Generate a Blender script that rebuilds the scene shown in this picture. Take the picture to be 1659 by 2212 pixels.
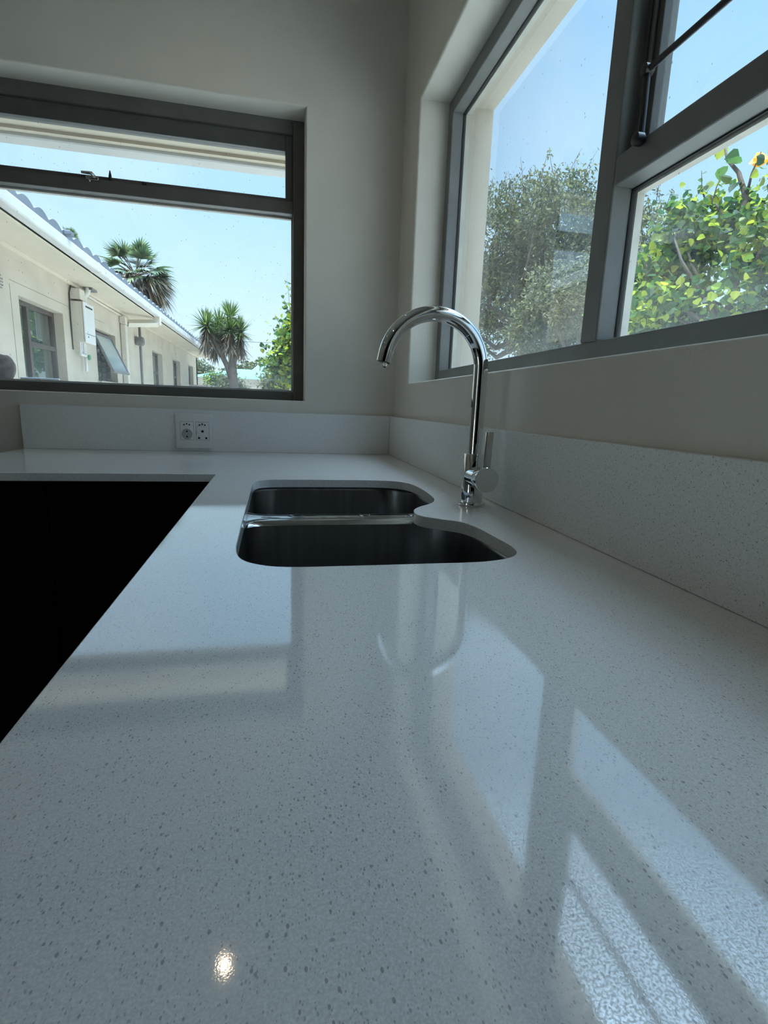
import bpy, bmesh, math, random
import numpy as np
from mathutils import Vector, Matrix, Euler
C = bpy.context.scene.collection
S = bpy.context.scene
for o in list(bpy.data.objects): bpy.data.objects.remove(o)
PI = math.pi
# World frame: x to the right, y away from the viewer, z up. z = 0 is the worktop surface,
# the inner room corner (face of the upstands) is x = y = 0. The kitchen floor is at z = -0.9.
FLOOR, CEIL, GROUND = -0.9, 1.75, -1.05

# ------------------------------------------------------------------ camera
cam_d = bpy.data.cameras.new('camera'); cam = bpy.data.objects.new('camera', cam_d); C.objects.link(cam)
cam_d.sensor_fit = 'HORIZONTAL'; cam_d.sensor_width = 36.0
cam_d.lens = 1114.955 / 1659 * 36.0
cam_d.clip_start = 0.02; cam_d.clip_end = 300
cam.matrix_world = Matrix.Translation((-0.44995, -2.02955, 0.19057)) @ Matrix.Rotation(-0.213611, 4, 'Z') \
    @ Matrix.Rotation(1.36834, 4, 'X') @ Matrix.Rotation(0.0371876, 4, 'Z')
S.camera = cam

# ------------------------------------------------------------------ sky, sun, exposure
S.view_settings.view_transform = 'Standard'; S.view_settings.look = 'None'
S.view_settings.exposure = 0.12; S.view_settings.gamma = 1.0; S.view_settings.use_curve_mapping = False
SUN_DIR = Vector((-0.42, -0.30, 0.86)).normalized()       # towards the sun
w = bpy.data.worlds.new('sky'); S.world = w; w.use_nodes = True
nt = w.node_tree; nt.nodes.clear()
def wn(t, **k):
    n = nt.nodes.new(t)
    for a, b in k.items(): setattr(n, a, b)
    return n
out = wn('ShaderNodeOutputWorld'); bg = wn('ShaderNodeBackground'); tc = wn('ShaderNodeTexCoord')
sep = wn('ShaderNodeSeparateXYZ'); nt.links.new(tc.outputs['Generated'], sep.inputs[0])
ramp = wn('ShaderNodeValToRGB'); nt.links.new(sep.outputs['Z'], ramp.inputs[0])
cr = ramp.color_ramp
cr.elements[0].position = 0.0; cr.elements[0].color = (0.66, 0.83, 0.93, 1)
cr.elements[1].position = 1.0; cr.elements[1].color = (12.5, 17.5, 23.0, 1)
for p_, c_ in ((0.12, (0.60, 0.81, 0.96, 1)), (0.32, (0.41, 0.68, 0.94, 1)), (0.52, (0.34, 0.62, 0.93, 1)), (0.60, (0.42, 0.72, 1.05, 1)), (0.76, (1.35, 2.0, 2.7, 1)), (0.86, (4.4, 6.4, 8.4, 1))):
    e = cr.elements.new(p_); e.color = c_
nz = wn('ShaderNodeTexNoise'); nz.inputs['Scale'].default_value = 2.2; nz.inputs['Detail'].default_value = 5
nt.links.new(tc.outputs['Generated'], nz.inputs['Vector'])
cm = wn('ShaderNodeMapRange'); cm.inputs[1].default_value = 0.5; cm.inputs[2].default_value = 0.8
cm.inputs[3].default_value = 0; cm.inputs[4].default_value = 0.5
nt.links.new(nz.outputs['Fac'], cm.inputs[0])
mx = wn('ShaderNodeMixRGB'); mx.inputs[2].default_value = (0.82, 0.90, 0.98, 1)
nt.links.new(cm.outputs[0], mx.inputs[0]); nt.links.new(ramp.outputs[0], mx.inputs[1])
# the bright aureole of the sky round the sun
dp = wn('ShaderNodeVectorMath', operation='DOT_PRODUCT'); dp.inputs[1].default_value = SUN_DIR
nt.links.new(tc.outputs['Generated'], dp.inputs[0])
au = wn('ShaderNodeMapRange'); au.inputs[1].default_value = 0.45; au.inputs[2].default_value = 1.0
au.inputs[3].default_value = 0.0; au.inputs[4].default_value = 1.0; au.clamp = True
nt.links.new(dp.outputs['Value'], au.inputs[0])
pw = wn('ShaderNodeMath', operation='POWER'); pw.inputs[1].default_value = 2.0; nt.links.new(au.outputs[0], pw.inputs[0])
sc_ = wn('ShaderNodeVectorMath', operation='SCALE'); sc_.inputs[0].default_value = (2.4, 2.2, 1.9)
nt.links.new(pw.outputs[0], sc_.inputs['Scale'])
ad = wn('ShaderNodeVectorMath', operation='ADD'); nt.links.new(mx.outputs[0], ad.inputs[0]); nt.links.new(sc_.outputs[0], ad.inputs[1])
nt.links.new(ad.outputs[0], bg.inputs['Color']); bg.inputs['Strength'].default_value = 1.28
nt.links.new(bg.outputs[0], out.inputs['Surface'])
sun_d = bpy.data.lights.new('sun', 'SUN'); sun_d.energy = 2.6; sun_d.angle = 0.01; sun_d.color = (1.0, 0.95, 0.86)
sun = bpy.data.objects.new('sun', sun_d); C.objects.link(sun); sun.location = (-6, -6, 12)
sun.rotation_euler = SUN_DIR.to_track_quat('Z', 'Y').to_euler()

# ------------------------------------------------------------------ materials
def mat(name, col=(0.5, 0.5, 0.5), rough=0.5, metal=0.0, spec=0.5):
    m = bpy.data.materials.new(name); m.use_nodes = True
    b = m.node_tree.nodes['Principled BSDF']
    b.inputs['Base Color'].default_value = (*col, 1); b.inputs['Roughness'].default_value = rough
    b.inputs['Metallic'].default_value = metal; b.inputs['Specular IOR Level'].default_value = spec
    return m
def N(m, t, **k):
    n = m.node_tree.nodes.new(t)
    for a, b in k.items(): setattr(n, a, b)
    return n
def L(m, a, b): m.node_tree.links.new(a, b)
def bsdf(m): return m.node_tree.nodes['Principled BSDF']
def obj_co(m, scale=(1, 1, 1)):
    t = N(m, 'ShaderNodeNewGeometry'); mp = N(m, 'ShaderNodeMapping'); mp.inputs['Scale'].default_value = scale
    L(m, t.outputs['Position'], mp.inputs['Vector']); return mp.outputs[0]
def noise_mat(name, c1, c2, scale, rough=0.7, bump=0.0, bscale=None, lo=0.3, hi=0.7, stretch=(1, 1, 1), metal=0.0, spec=0.5, bdist=0.002):
    m = mat(name, c1, rough, metal, spec); co = obj_co(m, stretch)
    n = N(m, 'ShaderNodeTexNoise'); n.inputs['Scale'].default_value = scale; n.inputs['Detail'].default_value = 4
    L(m, co, n.inputs['Vector'])
    r = N(m, 'ShaderNodeMapRange'); r.inputs[1].default_value = lo; r.inputs[2].default_value = hi
    L(m, n.outputs['Fac'], r.inputs[0])
    x = N(m, 'ShaderNodeMixRGB'); x.inputs[1].default_value = (*c1, 1); x.inputs[2].default_value = (*c2, 1)
    L(m, r.outputs[0], x.inputs[0]); L(m, x.outputs[0], bsdf(m).inputs['Base Color'])
    if bump:
        n2 = N(m, 'ShaderNodeTexNoise'); n2.inputs['Scale'].default_value = bscale or scale; n2.inputs['Detail'].default_value = 3
        L(m, co, n2.inputs['Vector'])
        bp = N(m, 'ShaderNodeBump'); bp.inputs['Strength'].default_value = bump; bp.inputs['Distance'].default_value = bdist
        L(m, n2.outputs['Fac'], bp.inputs['Height']); L(m, bp.outputs[0], bsdf(m).inputs['Normal'])
    return m

def quartz_mat(name):
    m = mat(name, (0.62, 0.62, 0.60), 0.04); bsdf(m).inputs['IOR'].default_value = 2.0; co = obj_co(m); b = bsdf(m)
    n = N(m, 'ShaderNodeTexNoise'); n.inputs['Scale'].default_value = 420; n.inputs['Detail'].default_value = 2
    L(m, co, n.inputs['Vector'])
    r = N(m, 'ShaderNodeMapRange'); r.inputs[1].default_value = 0.35; r.inputs[2].default_value = 0.65
    L(m, n.outputs['Fac'], r.inputs[0])
    x = N(m, 'ShaderNodeMixRGB'); x.inputs[1].default_value = (0.78, 0.775, 0.755, 1); x.inputs[2].default_value = (0.87, 0.865, 0.845, 1)
    L(m, r.outputs[0], x.inputs[0])
    last = x.outputs[0]
    for scale, thr, keep, col in ((360, 0.36, 0.62, (0.34, 0.35, 0.355, 1)), (620, 0.40, 0.45, (0.45, 0.46, 0.465, 1)), (500, 0.32, 0.75, (0.75, 0.75, 0.74, 1))):
        mp = N(m, 'ShaderNodeMapping'); mp.inputs['Location'].default_value = (scale * .013, 0.7, 0.31); mp.inputs['Rotation'].default_value = (0.3, 0.2, scale * .01); mp.inputs['Scale'].default_value = (1.3, 0.8, 1.0); L(m, co, mp.inputs[0])
        v = N(m, 'ShaderNodeTexVoronoi'); v.inputs['Scale'].default_value = scale; L(m, mp.outputs[0], v.inputs['Vector'])
        sp = N(m, 'ShaderNodeSeparateColor'); L(m, v.outputs['Color'], sp.inputs[0])
        k = N(m, 'ShaderNodeMath', operation='GREATER_THAN'); k.inputs[1].default_value = keep; L(m, sp.outputs[0], k.inputs[0])
        sz = N(m, 'ShaderNodeMath', operation='MULTIPLY_ADD'); sz.inputs[1].default_value = thr * .7; sz.inputs[2].default_value = thr * .3
        L(m, sp.outputs[1], sz.inputs[0])
        d = N(m, 'ShaderNodeMath', operation='SUBTRACT'); L(m, sz.outputs[0], d.inputs[0]); L(m, v.outputs['Distance'], d.inputs[1])
        g = N(m, 'ShaderNodeMapRange'); g.inputs[1].default_value = 0.0; g.inputs[2].default_value = 0.08; L(m, d.outputs[0], g.inputs[0])
        f = N(m, 'ShaderNodeMath', operation='MULTIPLY'); L(m, g.outputs[0], f.inputs[0]); L(m, k.outputs[0], f.inputs[1])
        f2 = N(m, 'ShaderNodeMath', operation='MULTIPLY'); L(m, f.outputs[0], f2.inputs[0]); f2.inputs[1].default_value = 0.85
        mm = N(m, 'ShaderNodeMixRGB'); mm.inputs[2].default_value = col
        L(m, f2.outputs[0], mm.inputs[0]); L(m, last, mm.inputs[1]); last = mm.outputs[0]
    L(m, last, b.inputs['Base Color'])
    n4 = N(m, 'ShaderNodeTexNoise'); n4.inputs['Scale'].default_value = 900; n4.inputs['Detail'].default_value = 1; L(m, co, n4.inputs['Vector'])
    r4 = N(m, 'ShaderNodeMapRange'); r4.inputs[1].default_value = 0.40; r4.inputs[2].default_value = 0.60; r4.inputs[3].default_value = 0.22; r4.inputs[4].default_value = 0.85
    L(m, n4.outputs['Fac'], r4.inputs[0]); L(m, r4.outputs[0], b.inputs['Specular IOR Level'])
    n2 = N(m, 'ShaderNodeTexNoise'); n2.inputs['Scale'].default_value = 1400; n2.inputs['Detail'].default_value = 1
    L(m, co, n2.inputs['Vector'])
    bp = N(m, 'ShaderNodeBump'); bp.inputs['Strength'].default_value = 0.025; bp.inputs['Distance'].default_value = 0.0002
    L(m, n2.outputs['Fac'], bp.inputs['Height']); L(m, bp.outputs[0], b.inputs['Normal'])
    return m

def glass_mat(name, dirt=0.02, smear=0.10, streak=(1, 1, 1)):
    m = bpy.data.materials.new(name); m.use_nodes = True; m.node_tree.nodes.clear()
    o = N(m, 'ShaderNodeOutputMaterial'); tr = N(m, 'ShaderNodeBsdfTransparent'); tr.inputs[0].default_value = (0.985, 0.995, 0.99, 1)
    gl = N(m, 'ShaderNodeBsdfGlossy'); gl.inputs['Roughness'].default_value = 0.0
    fr = N(m, 'ShaderNodeFresnel'); fr.inputs['IOR'].default_value = 1.5
    gm = N(m, 'ShaderNodeNewGeometry'); ff = N(m, 'ShaderNodeMath', operation='SUBTRACT'); ff.inputs[0].default_value = 1.0; L(m, gm.outputs['Backfacing'], ff.inputs[1])
    fb = N(m, 'ShaderNodeMath', operation='MULTIPLY'); L(m, fr.outputs[0], fb.inputs[0]); L(m, ff.outputs[0], fb.inputs[1])     # one reflecting face per pane
    f2_ = N(m, 'ShaderNodeMath', operation='MULTIPLY'); L(m, fb.outputs[0], f2_.inputs[0]); f2_.inputs[1].default_value = 2.0; f2_.use_clamp = True
    mx_ = N(m, 'ShaderNodeMixShader'); L(m, f2_.outputs[0], mx_.inputs[0]); L(m, tr.outputs[0], mx_.inputs[1]); L(m, gl.outputs[0], mx_.inputs[2])
    # dust film, wiping smears and rain spots on the pane
    df = N(m, 'ShaderNodeBsdfDiffuse'); df.inputs[0].default_value = (0.75, 0.80, 0.80, 1)
    tl = N(m, 'ShaderNodeBsdfTranslucent'); tl.inputs[0].default_value = (0.75, 0.80, 0.80, 1)
    dm = N(m, 'ShaderNodeMixShader'); dm.inputs[0].default_value = 0.6; L(m, df.outputs[0], dm.inputs[1]); L(m, tl.outputs[0], dm.inputs[2])
    co = obj_co(m, streak)
    n1 = N(m, 'ShaderNodeTexNoise'); n1.inputs['Scale'].default_value = 3.0; n1.inputs['Detail'].default_value = 7; n1.inputs['Roughness'].default_value = 0.65
    n1.inputs['Distortion'].default_value = 1.2
    L(m, co, n1.inputs['Vector'])
    r1 = N(m, 'ShaderNodeMapRange'); r1.inputs[1].default_value = 0.45; r1.inputs[2].default_value = 0.75
    r1.inputs[3].default_value = dirt; r1.inputs[4].default_value = dirt + smear; L(m, n1.outputs['Fac'], r1.inputs[0])
    co2 = obj_co(m)
    # a heavier film of dried-on dirt low on the pane
    sz = N(m, 'ShaderNodeSeparateXYZ'); L(m, co2, sz.inputs[0])
    lo = N(m, 'ShaderNodeMapRange'); lo.inputs[1].default_value = 0.42; lo.inputs[2].default_value = 0.25
    lo.inputs[3].default_value = 0.0; lo.inputs[4].default_value = 0.16; L(m, sz.outputs['Z'], lo.inputs[0])
    n3 = N(m, 'ShaderNodeTexNoise'); n3.inputs['Scale'].default_value = 5; n3.inputs['Detail'].default_value = 6
    mp3 = N(m, 'ShaderNodeMapping'); mp3.inputs['Scale'].default_value = (1, 1, 6); L(m, co2, mp3.inputs[0]); L(m, mp3.outputs[0], n3.inputs['Vector'])
    lm = N(m, 'ShaderNodeMath', operation='MULTIPLY'); L(m, lo.outputs[0], lm.inputs[0]); L(m, n3.outputs['Fac'], lm.inputs[1])
    a1 = N(m, 'ShaderNodeMath', operation='ADD'); L(m, r1.outputs[0], a1.inputs[0]); L(m, lm.outputs[0], a1.inputs[1])
    m1 = N(m, 'ShaderNodeMixShader'); L(m, a1.outputs[0], m1.inputs[0]); L(m, mx_.outputs[0], m1.inputs[1]); L(m, dm.outputs[0], m1.inputs[2])
    v = N(m, 'ShaderNodeTexVoronoi'); v.inputs['Scale'].default_value = 52; v.inputs['Randomness'].default_value = 1
    mp4 = N(m, 'ShaderNodeMapping'); mp4.inputs['Scale'].default_value = (1.0, 1.0, 0.55); mp4.inputs['Rotation'].default_value = (0.4, 0.4, 0); L(m, co2, mp4.inputs[0]); L(m, mp4.outputs[0], v.inputs['Vector'])
    sc = N(m, 'ShaderNodeSeparateColor'); L(m, v.outputs['Color'], sc.inputs[0])
    k = N(m, 'ShaderNodeMath', operation='GREATER_THAN'); k.inputs[1].default_value = 0.25; L(m, sc.outputs[0], k.inputs[0])
    d_ = N(m, 'ShaderNodeMath', operation='LESS_THAN'); d_.inputs[1].default_value = 0.06; L(m, v.outputs['Distance'], d_.inputs[0])
    kk = N(m, 'ShaderNodeMath', operation='MULTIPLY'); L(m, k.outputs[0], kk.inputs[0]); L(m, d_.outputs[0], kk.inputs[1])
    kq = N(m, 'ShaderNodeMath', operation='MULTIPLY'); L(m, kk.outputs[0], kq.inputs[0]); kq.inputs[1].default_value = 0.5
    sp = N(m, 'ShaderNodeBsdfDiffuse'); sp.inputs[0].default_value = (0.18, 0.2, 0.22, 1)
    m2 = N(m, 'ShaderNodeMixShader'); L(m, kq.outputs[0], m2.inputs[0]); L(m, m1.outputs[0], m2.inputs[1]); L(m, sp.outputs[0], m2.inputs[2])
    L(m, m2.outputs[0], o.inputs[0]); return m

def leaf_mat(name, c1, c2, c3, transl=0.55, rough=0.45):
    m = bpy.data.materials.new(name); m.use_nodes = True; m.node_tree.nodes.clear()
    o = N(m, 'ShaderNodeOutputMaterial')
    g = N(m, 'ShaderNodeNewGeometry'); r = N(m, 'ShaderNodeValToRGB')
    L(m, g.outputs['Random Per Island'], r.inputs[0])
    r.color_ramp.elements[0].color = (*c1, 1); r.color_ramp.elements[1].color = (*c3, 1)
    e = r.color_ramp.elements.new(0.55); e.color = (*c2, 1)
    p = N(m, 'ShaderNodeBsdfPrincipled'); p.inputs['Roughness'].default_value = rough; L(m, r.outputs[0], p.inputs['Base Color'])
    t = N(m, 'ShaderNodeBsdfTranslucent'); hs = N(m, 'ShaderNodeHueSaturation'); hs.inputs['Saturation'].default_value = 1.05; hs.inputs['Value'].default_value = 1.5
    L(m, r.outputs[0], hs.inputs['Color']); L(m, hs.outputs[0], t.inputs[0])
    mx_ = N(m, 'ShaderNodeMixShader'); mx_.inputs[0].default_value = transl
    L(m, p.outputs[0], mx_.inputs[1]); L(m, t.outputs[0], mx_.inputs[2]); L(m, mx_.outputs[0], o.inputs[0]); return m

M = {}
M['paint'] = noise_mat('white wall paint', (0.70, 0.665, 0.59), (0.745, 0.705, 0.63), 6, 0.75, bump=0.25, bscale=160, bdist=0.0015)
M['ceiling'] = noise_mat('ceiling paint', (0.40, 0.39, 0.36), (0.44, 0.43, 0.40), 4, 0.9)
M['plaster'] = noise_mat('cream outside plaster', (0.42, 0.365, 0.29), (0.49, 0.43, 0.35), 3, 0.85, bump=0.3, bscale=60)
M['soffit'] = noise_mat('cream eave board paint', (0.50, 0.44, 0.34), (0.57, 0.50, 0.40), 2, 0.8)
M['floor'] = noise_mat('dark floor tile', (0.05, 0.048, 0.045), (0.07, 0.068, 0.06), 3, 0.5)
M['frame'] = noise_mat('grey frame paint', (0.165, 0.165, 0.16), (0.195, 0.195, 0.19), 12, 0.5, bump=0.15, bscale=70)
M['frame_shaded'] = noise_mat('shaded grey frame paint', (0.10, 0.098, 0.09), (0.125, 0.12, 0.11), 12, 0.5, bump=0.15, bscale=70)  # same grey paint, darkened for the shade on the left frame's room side
M['frame_dark'] = noise_mat('dark sash paint', (0.075, 0.075, 0.072), (0.10, 0.10, 0.095), 12, 0.5)
M['putty'] = noise_mat('cream glazing putty', (0.45, 0.42, 0.36), (0.55, 0.52, 0.46), 20, 0.8)
M['seal'] = mat('black glazing seal', (0.02, 0.02, 0.02), 0.7)
M['quartz'] = quartz_mat('speckled white quartz')
M['quartz_h'] = quartz_mat('honed white quartz'); bsdf(M['quartz_h']).inputs['Roughness'].default_value = 0.38; bsdf(M['quartz_h']).inputs['IOR'].default_value = 1.5
M['glass'] = glass_mat('dusty window glass', 0.012, 0.05)
M['glass2'] = glass_mat('rain streaked window glass', 0.008, 0.045, (1, 1, 0.35))
M['chrome'] = mat('polished chrome', (0.82, 0.83, 0.84), 0.035, 1.0)
M['chrome_s'] = mat('satin chrome', (0.6, 0.6, 0.6), 0.25, 1.0)
M['steel'] = noise_mat('shaded brushed stainless', (0.20, 0.205, 0.205), (0.26, 0.265, 0.265), 60, 0.30, bump=0.03, bscale=120, metal=1.0, stretch=(1, 1, 0.04))  # bowl steel, its colour darkened for the shade inside the sink
M['steel_lit'] = noise_mat('window-lit stainless rim', (0.48, 0.49, 0.49), (0.58, 0.59, 0.59), 40, 0.16, bump=0.05, bscale=60, metal=1.0)  # same steel, lightened: the window's reflection on the rim put into the colour
M['black'] = mat('black metal', (0.012, 0.012, 0.013), 0.4)
M['cab'] = noise_mat('matt black board', (0.003, 0.003, 0.003), (0.005, 0.005, 0.005), 5, 0.9, spec=0.05)
M['plastic'] = mat('white socket plastic', (0.80, 0.79, 0.77), 0.35)
M['hole'] = mat('dark socket hole', (0.004, 0.004, 0.004), 0.6)
M['water'] = mat('water drop', (0.9, 0.9, 0.9), 0.02); bsdf(M['water']).inputs['Transmission Weight'].default_value = 1.0
bsdf(M['water']).inputs['IOR'].default_value = 1.33
M['tile'] = noise_mat('slate blue roof tile', (0.10, 0.12, 0.15), (0.17, 0.19, 0.22), 3, 0.7)
M['gutter'] = noise_mat('white gutter paint', (0.47, 0.46, 0.45), (0.56, 0.55, 0.54), 3, 0.6)
M['pvc'] = noise_mat('cream pipe paint', (0.50, 0.455, 0.38), (0.57, 0.52, 0.44), 3, 0.6)
M['white'] = noise_mat('white enamel', (0.56, 0.55, 0.53), (0.62, 0.61, 0.59), 5, 0.4)
M['darkwood'] = noise_mat('dark brown window frame', (0.05, 0.035, 0.03), (0.08, 0.06, 0.05), 9, 0.5)
M['room_glass'] = mat('dark house glass', (0.04, 0.06, 0.06), 0.06); 
M['far_glass'] = glass_mat('clean house glass', 0.0, 0.02)
M['curtain'] = noise_mat('grey green curtain', (0.035, 0.06, 0.058), (0.08, 0.12, 0.115), 9, 0.8, stretch=(1, 5, 0.4))
M['lampgrey'] = noise_mat('weathered grey metal', (0.12, 0.11, 0.11), (0.18, 0.17, 0.17), 20, 0.6)
M['bark'] = noise_mat('grey brown bark', (0.05, 0.04, 0.034), (0.11, 0.09, 0.078), 14, 0.9, bump=0.6, bscale=30, bdist=0.02)
M['paving'] = noise_mat('pale paving', (0.40, 0.36, 0.30), (0.50, 0.46, 0.39), 1.2, 0.9)
M['teal'] = noise_mat('teal painted roof sheet', (0.08, 0.22, 0.20), (0.12, 0.27, 0.25), 1, 0.6)
M['pinkwall'] = noise_mat('pale house wall', (0.46, 0.40, 0.36), (0.54, 0.48, 0.43), 1, 0.85)
M['stone'] = noise_mat('mauve pebble', (0.16, 0.10, 0.11), (0.34, 0.25, 0.26), 45, 0.7, bump=0.4, bscale=60, bdist=0.004)
M['red'] = mat('red clip', (0.35, 0.06, 0.04), 0.5)
M['green'] = mat('green valve wheel', (0.06, 0.22, 0.10), 0.5)
M['leaf_fine'] = leaf_mat('small olive leaves', (0.022, 0.032, 0.015), (0.05, 0.06, 0.028), (0.17, 0.175, 0.06), 0.45)
M['leaf_grey'] = leaf_mat('dusty grey green leaves', (0.04, 0.05, 0.027), (0.085, 0.09, 0.045), (0.20, 0.205, 0.09), 0.4)
M['leaf_big'] = leaf_mat('broad fresh leaves', (0.018, 0.05, 0.022), (0.06, 0.12, 0.03), (0.30, 0.34, 0.04), 0.55)
M['leaf_orange'] = leaf_mat('orange leaf', (0.75, 0.30, 0.03), (0.8, 0.36, 0.04), (0.85, 0.42, 0.05), 0.5)
M['leaf_palm'] = leaf_mat('palm fronds', (0.03, 0.055, 0.025), (0.06, 0.10, 0.045), (0.15, 0.19, 0.08), 0.3)
M['leaf_dry'] = leaf_mat('dry palm fronds', (0.055, 0.045, 0.035), (0.11, 0.085, 0.06), (0.24, 0.18, 0.11), 0.25)
M['leaf_yucca'] = leaf_mat('yucca blades', (0.035, 0.06, 0.022), (0.075, 0.12, 0.035), (0.22, 0.27, 0.08), 0.3)
def glow_mat(name, col, s):
    m = mat(name, (0.8, 0.8, 0.8), 0.4); b = bsdf(m)
    b.inputs['Emission Color'].default_value = (*col, 1); b.inputs['Emission Strength'].default_value = s; return m
M['bulb'] = glow_mat('warm downlight lens', (1.0, 0.66, 0.34), 60)

# ------------------------------------------------------------------ builders
def obj(name, bm, m, parent=None, smooth=False, loc=None):
    me = bpy.data.meshes.new(name)
    if isinstance(bm, tuple): me.from_pydata(*bm); me.update()
    else: bmesh.ops.recalc_face_normals(bm, faces=bm.faces); bm.to_mesh(me); bm.free()
    if smooth is True:
        for p in me.polygons: p.use_smooth = True
    o = bpy.data.objects.new(name, me); C.objects.link(o)
    for q in (m if isinstance(m, list) else [m]): me.materials.append(q)
    if parent: o.parent = parent; o.matrix_parent_inverse = Matrix.Translation(parent.location).inverted()
    if smooth == 'auto':
        for p in me.polygons: p.use_smooth = True
        try: me.set_sharp_from_angle(angle=math.radians(35))
        except Exception: pass
    return o
def tag(o, label, cat, group=None, kind=None):
    o['label'] = label; o['category'] = cat
    if group: o['group'] = group
    if kind: o['kind'] = kind
    return o
def thing(name, label, cat, loc=(0, 0, 0), group=None):
    o = bpy.data.objects.new(name, None); C.objects.link(o); o.location = loc; o.empty_display_size = 0.1
    return tag(o, label, cat, group)
def struct(o): o['kind'] = 'structure'; return o
def add_box(bm, x0, x1, y0, y1, z0, z1, bevel=0.0, seg=2):
    r = bmesh.ops.create_cube(bm, size=1.0)['verts']
    for v in r: v.co = Vector(((x0 + x1) / 2 + v.co.x * (x1 - x0), (y0 + y1) / 2 + v.co.y * (y1 - y0), (z0 + z1) / 2 + v.co.z * (z1 - z0)))
    if bevel:
        es = list({e for v in r for e in v.link_edges})
        bmesh.ops.bevel(bm, geom=es, offset=bevel, segments=seg, affect='EDGES', profile=0.5)
    return bm
def box(*a, **k): return add_box(bmesh.new(), *a, **k)
def add_tube(bm, pts, r, seg=16, caps=True):
    pts = [Vector(p) for p in pts]; rings = []
    rr = r if isinstance(r, (list, tuple)) else [r] * len(pts)
    up = None
    for i, p in enumerate(pts):
        t = (pts[min(i + 1, len(pts) - 1)] - pts[max(i - 1, 0)]).normalized()
        if up is None:
            up = Vector((0, 0, 1)) if abs(t.z) < 0.9 else Vector((0, 1, 0))
        a = t.cross(up).normalized(); b = a.cross(t).normalized(); up = b
        rings.append([bm.verts.new(p + (a * math.cos(2 * PI * j / seg) + b * math.sin(2 * PI * j / seg)) * rr[i]) for j in range(seg)])
    for i in range(len(rings) - 1):
        for j in range(seg):
            bm.faces.new((rings[i][j], rings[i][(j + 1) % seg], rings[i + 1][(j + 1) % seg], rings[i + 1][j]))
    if caps: bm.faces.new(rings[0][::-1]); bm.faces.new(rings[-1])
    return bm
def tube(pts, r, seg=16): return add_tube(bmesh.new(), pts, r, seg)
def lathe(bm, prof, centre, axis='Z', seg=48):
    """prof: list of (radius, height) along the axis"""
    rings = []
    for r, h in prof:
        ring = []
        for j in range(seg):
            a = 2 * PI * j / seg
            v = Vector((r * math.cos(a), r * math.sin(a), h))
            if axis == 'Y': v = Vector((v.x, h, v.y))
            if axis == 'X': v = Vector((h, v.x, v.y))
            ring.append(bm.verts.new(Vector(centre) + v))
        rings.append(ring)
    for i in range(len(rings) - 1):
        for j in range(seg):
            bm.faces.new((rings[i][j], rings[i][(j + 1) % seg], rings[i + 1][(j + 1) % seg], rings[i + 1][j]))
    bm.faces.new(rings[0][::-1]); bm.faces.new(rings[-1]); return bm
def wall_mesh(u0, u1, v0, v1, w0, w1, holes, M3, bevel=0.0):
    """slab in (u, v) from w0 (room face) to w1, with rectangular openings; M3 maps (u, v, w) to world"""
    bm = bmesh.new()
    us = sorted({u0, u1, *[h[0] for h in holes], *[h[1] for h in holes]}); vs = sorted({v0, v1, *[h[2] for h in holes], *[h[3] for h in holes]})
    V = {}
    def vert(u, v, w):
        k = (u, v, w)
        if k not in V: V[k] = bm.verts.new(M3(u, v, w))
        return V[k]
    def solid(i, j):
        if not (0 <= i < len(us) - 1 and 0 <= j < len(vs) - 1): return False
        cu, cv = (us[i] + us[i + 1]) / 2, (vs[j] + vs[j + 1]) / 2
        return not any(h[0] < cu < h[1] and h[2] < cv < h[3] for h in holes)
    for i in range(len(us) - 1):
        for j in range(len(vs) - 1):
            if not solid(i, j): continue
            a, b, c, d = us[i], us[i + 1], vs[j], vs[j + 1]
            bm.faces.new((vert(a, c, w0), vert(b, c, w0), vert(b, d, w0), vert(a, d, w0)))
            bm.faces.new((vert(a, c, w1), vert(a, d, w1), vert(b, d, w1), vert(b, c, w1)))
            if not solid(i - 1, j): bm.faces.new((vert(a, c, w0), vert(a, d, w0), vert(a, d, w1), vert(a, c, w1)))
            if not solid(i + 1, j): bm.faces.new((vert(b, c, w0), vert(b, c, w1), vert(b, d, w1), vert(b, d, w0)))
            if not solid(i, j - 1): bm.faces.new((vert(a, c, w0), vert(a, c, w1), vert(b, c, w1), vert(b, c, w0)))
            if not solid(i, j + 1): bm.faces.new((vert(a, d, w0), vert(b, d, w0), vert(b, d, w1), vert(a, d, w1)))
    if bevel:
        es = []
        for h in holes:
            for e in bm.edges:
                a, b = e.verts
                def onh(vv):
                    for k, q in V.items():
                        if q is vv: return k[2] == w0 and h[0] <= k[0] <= h[1] and h[2] <= k[1] <= h[3]
                if onh(a) and onh(b): es.append(e)
        bmesh.ops.bevel(bm, geom=es, offset=bevel, segments=4, affect='EDGES', profile=0.5)
    return bm
BACK = lambda u, v, w_: Vector((u, w_, v))       # wall parallel to x
SIDE = lambda u, v, w_: Vector((w_, u, v))       # wall parallel to y

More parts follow.
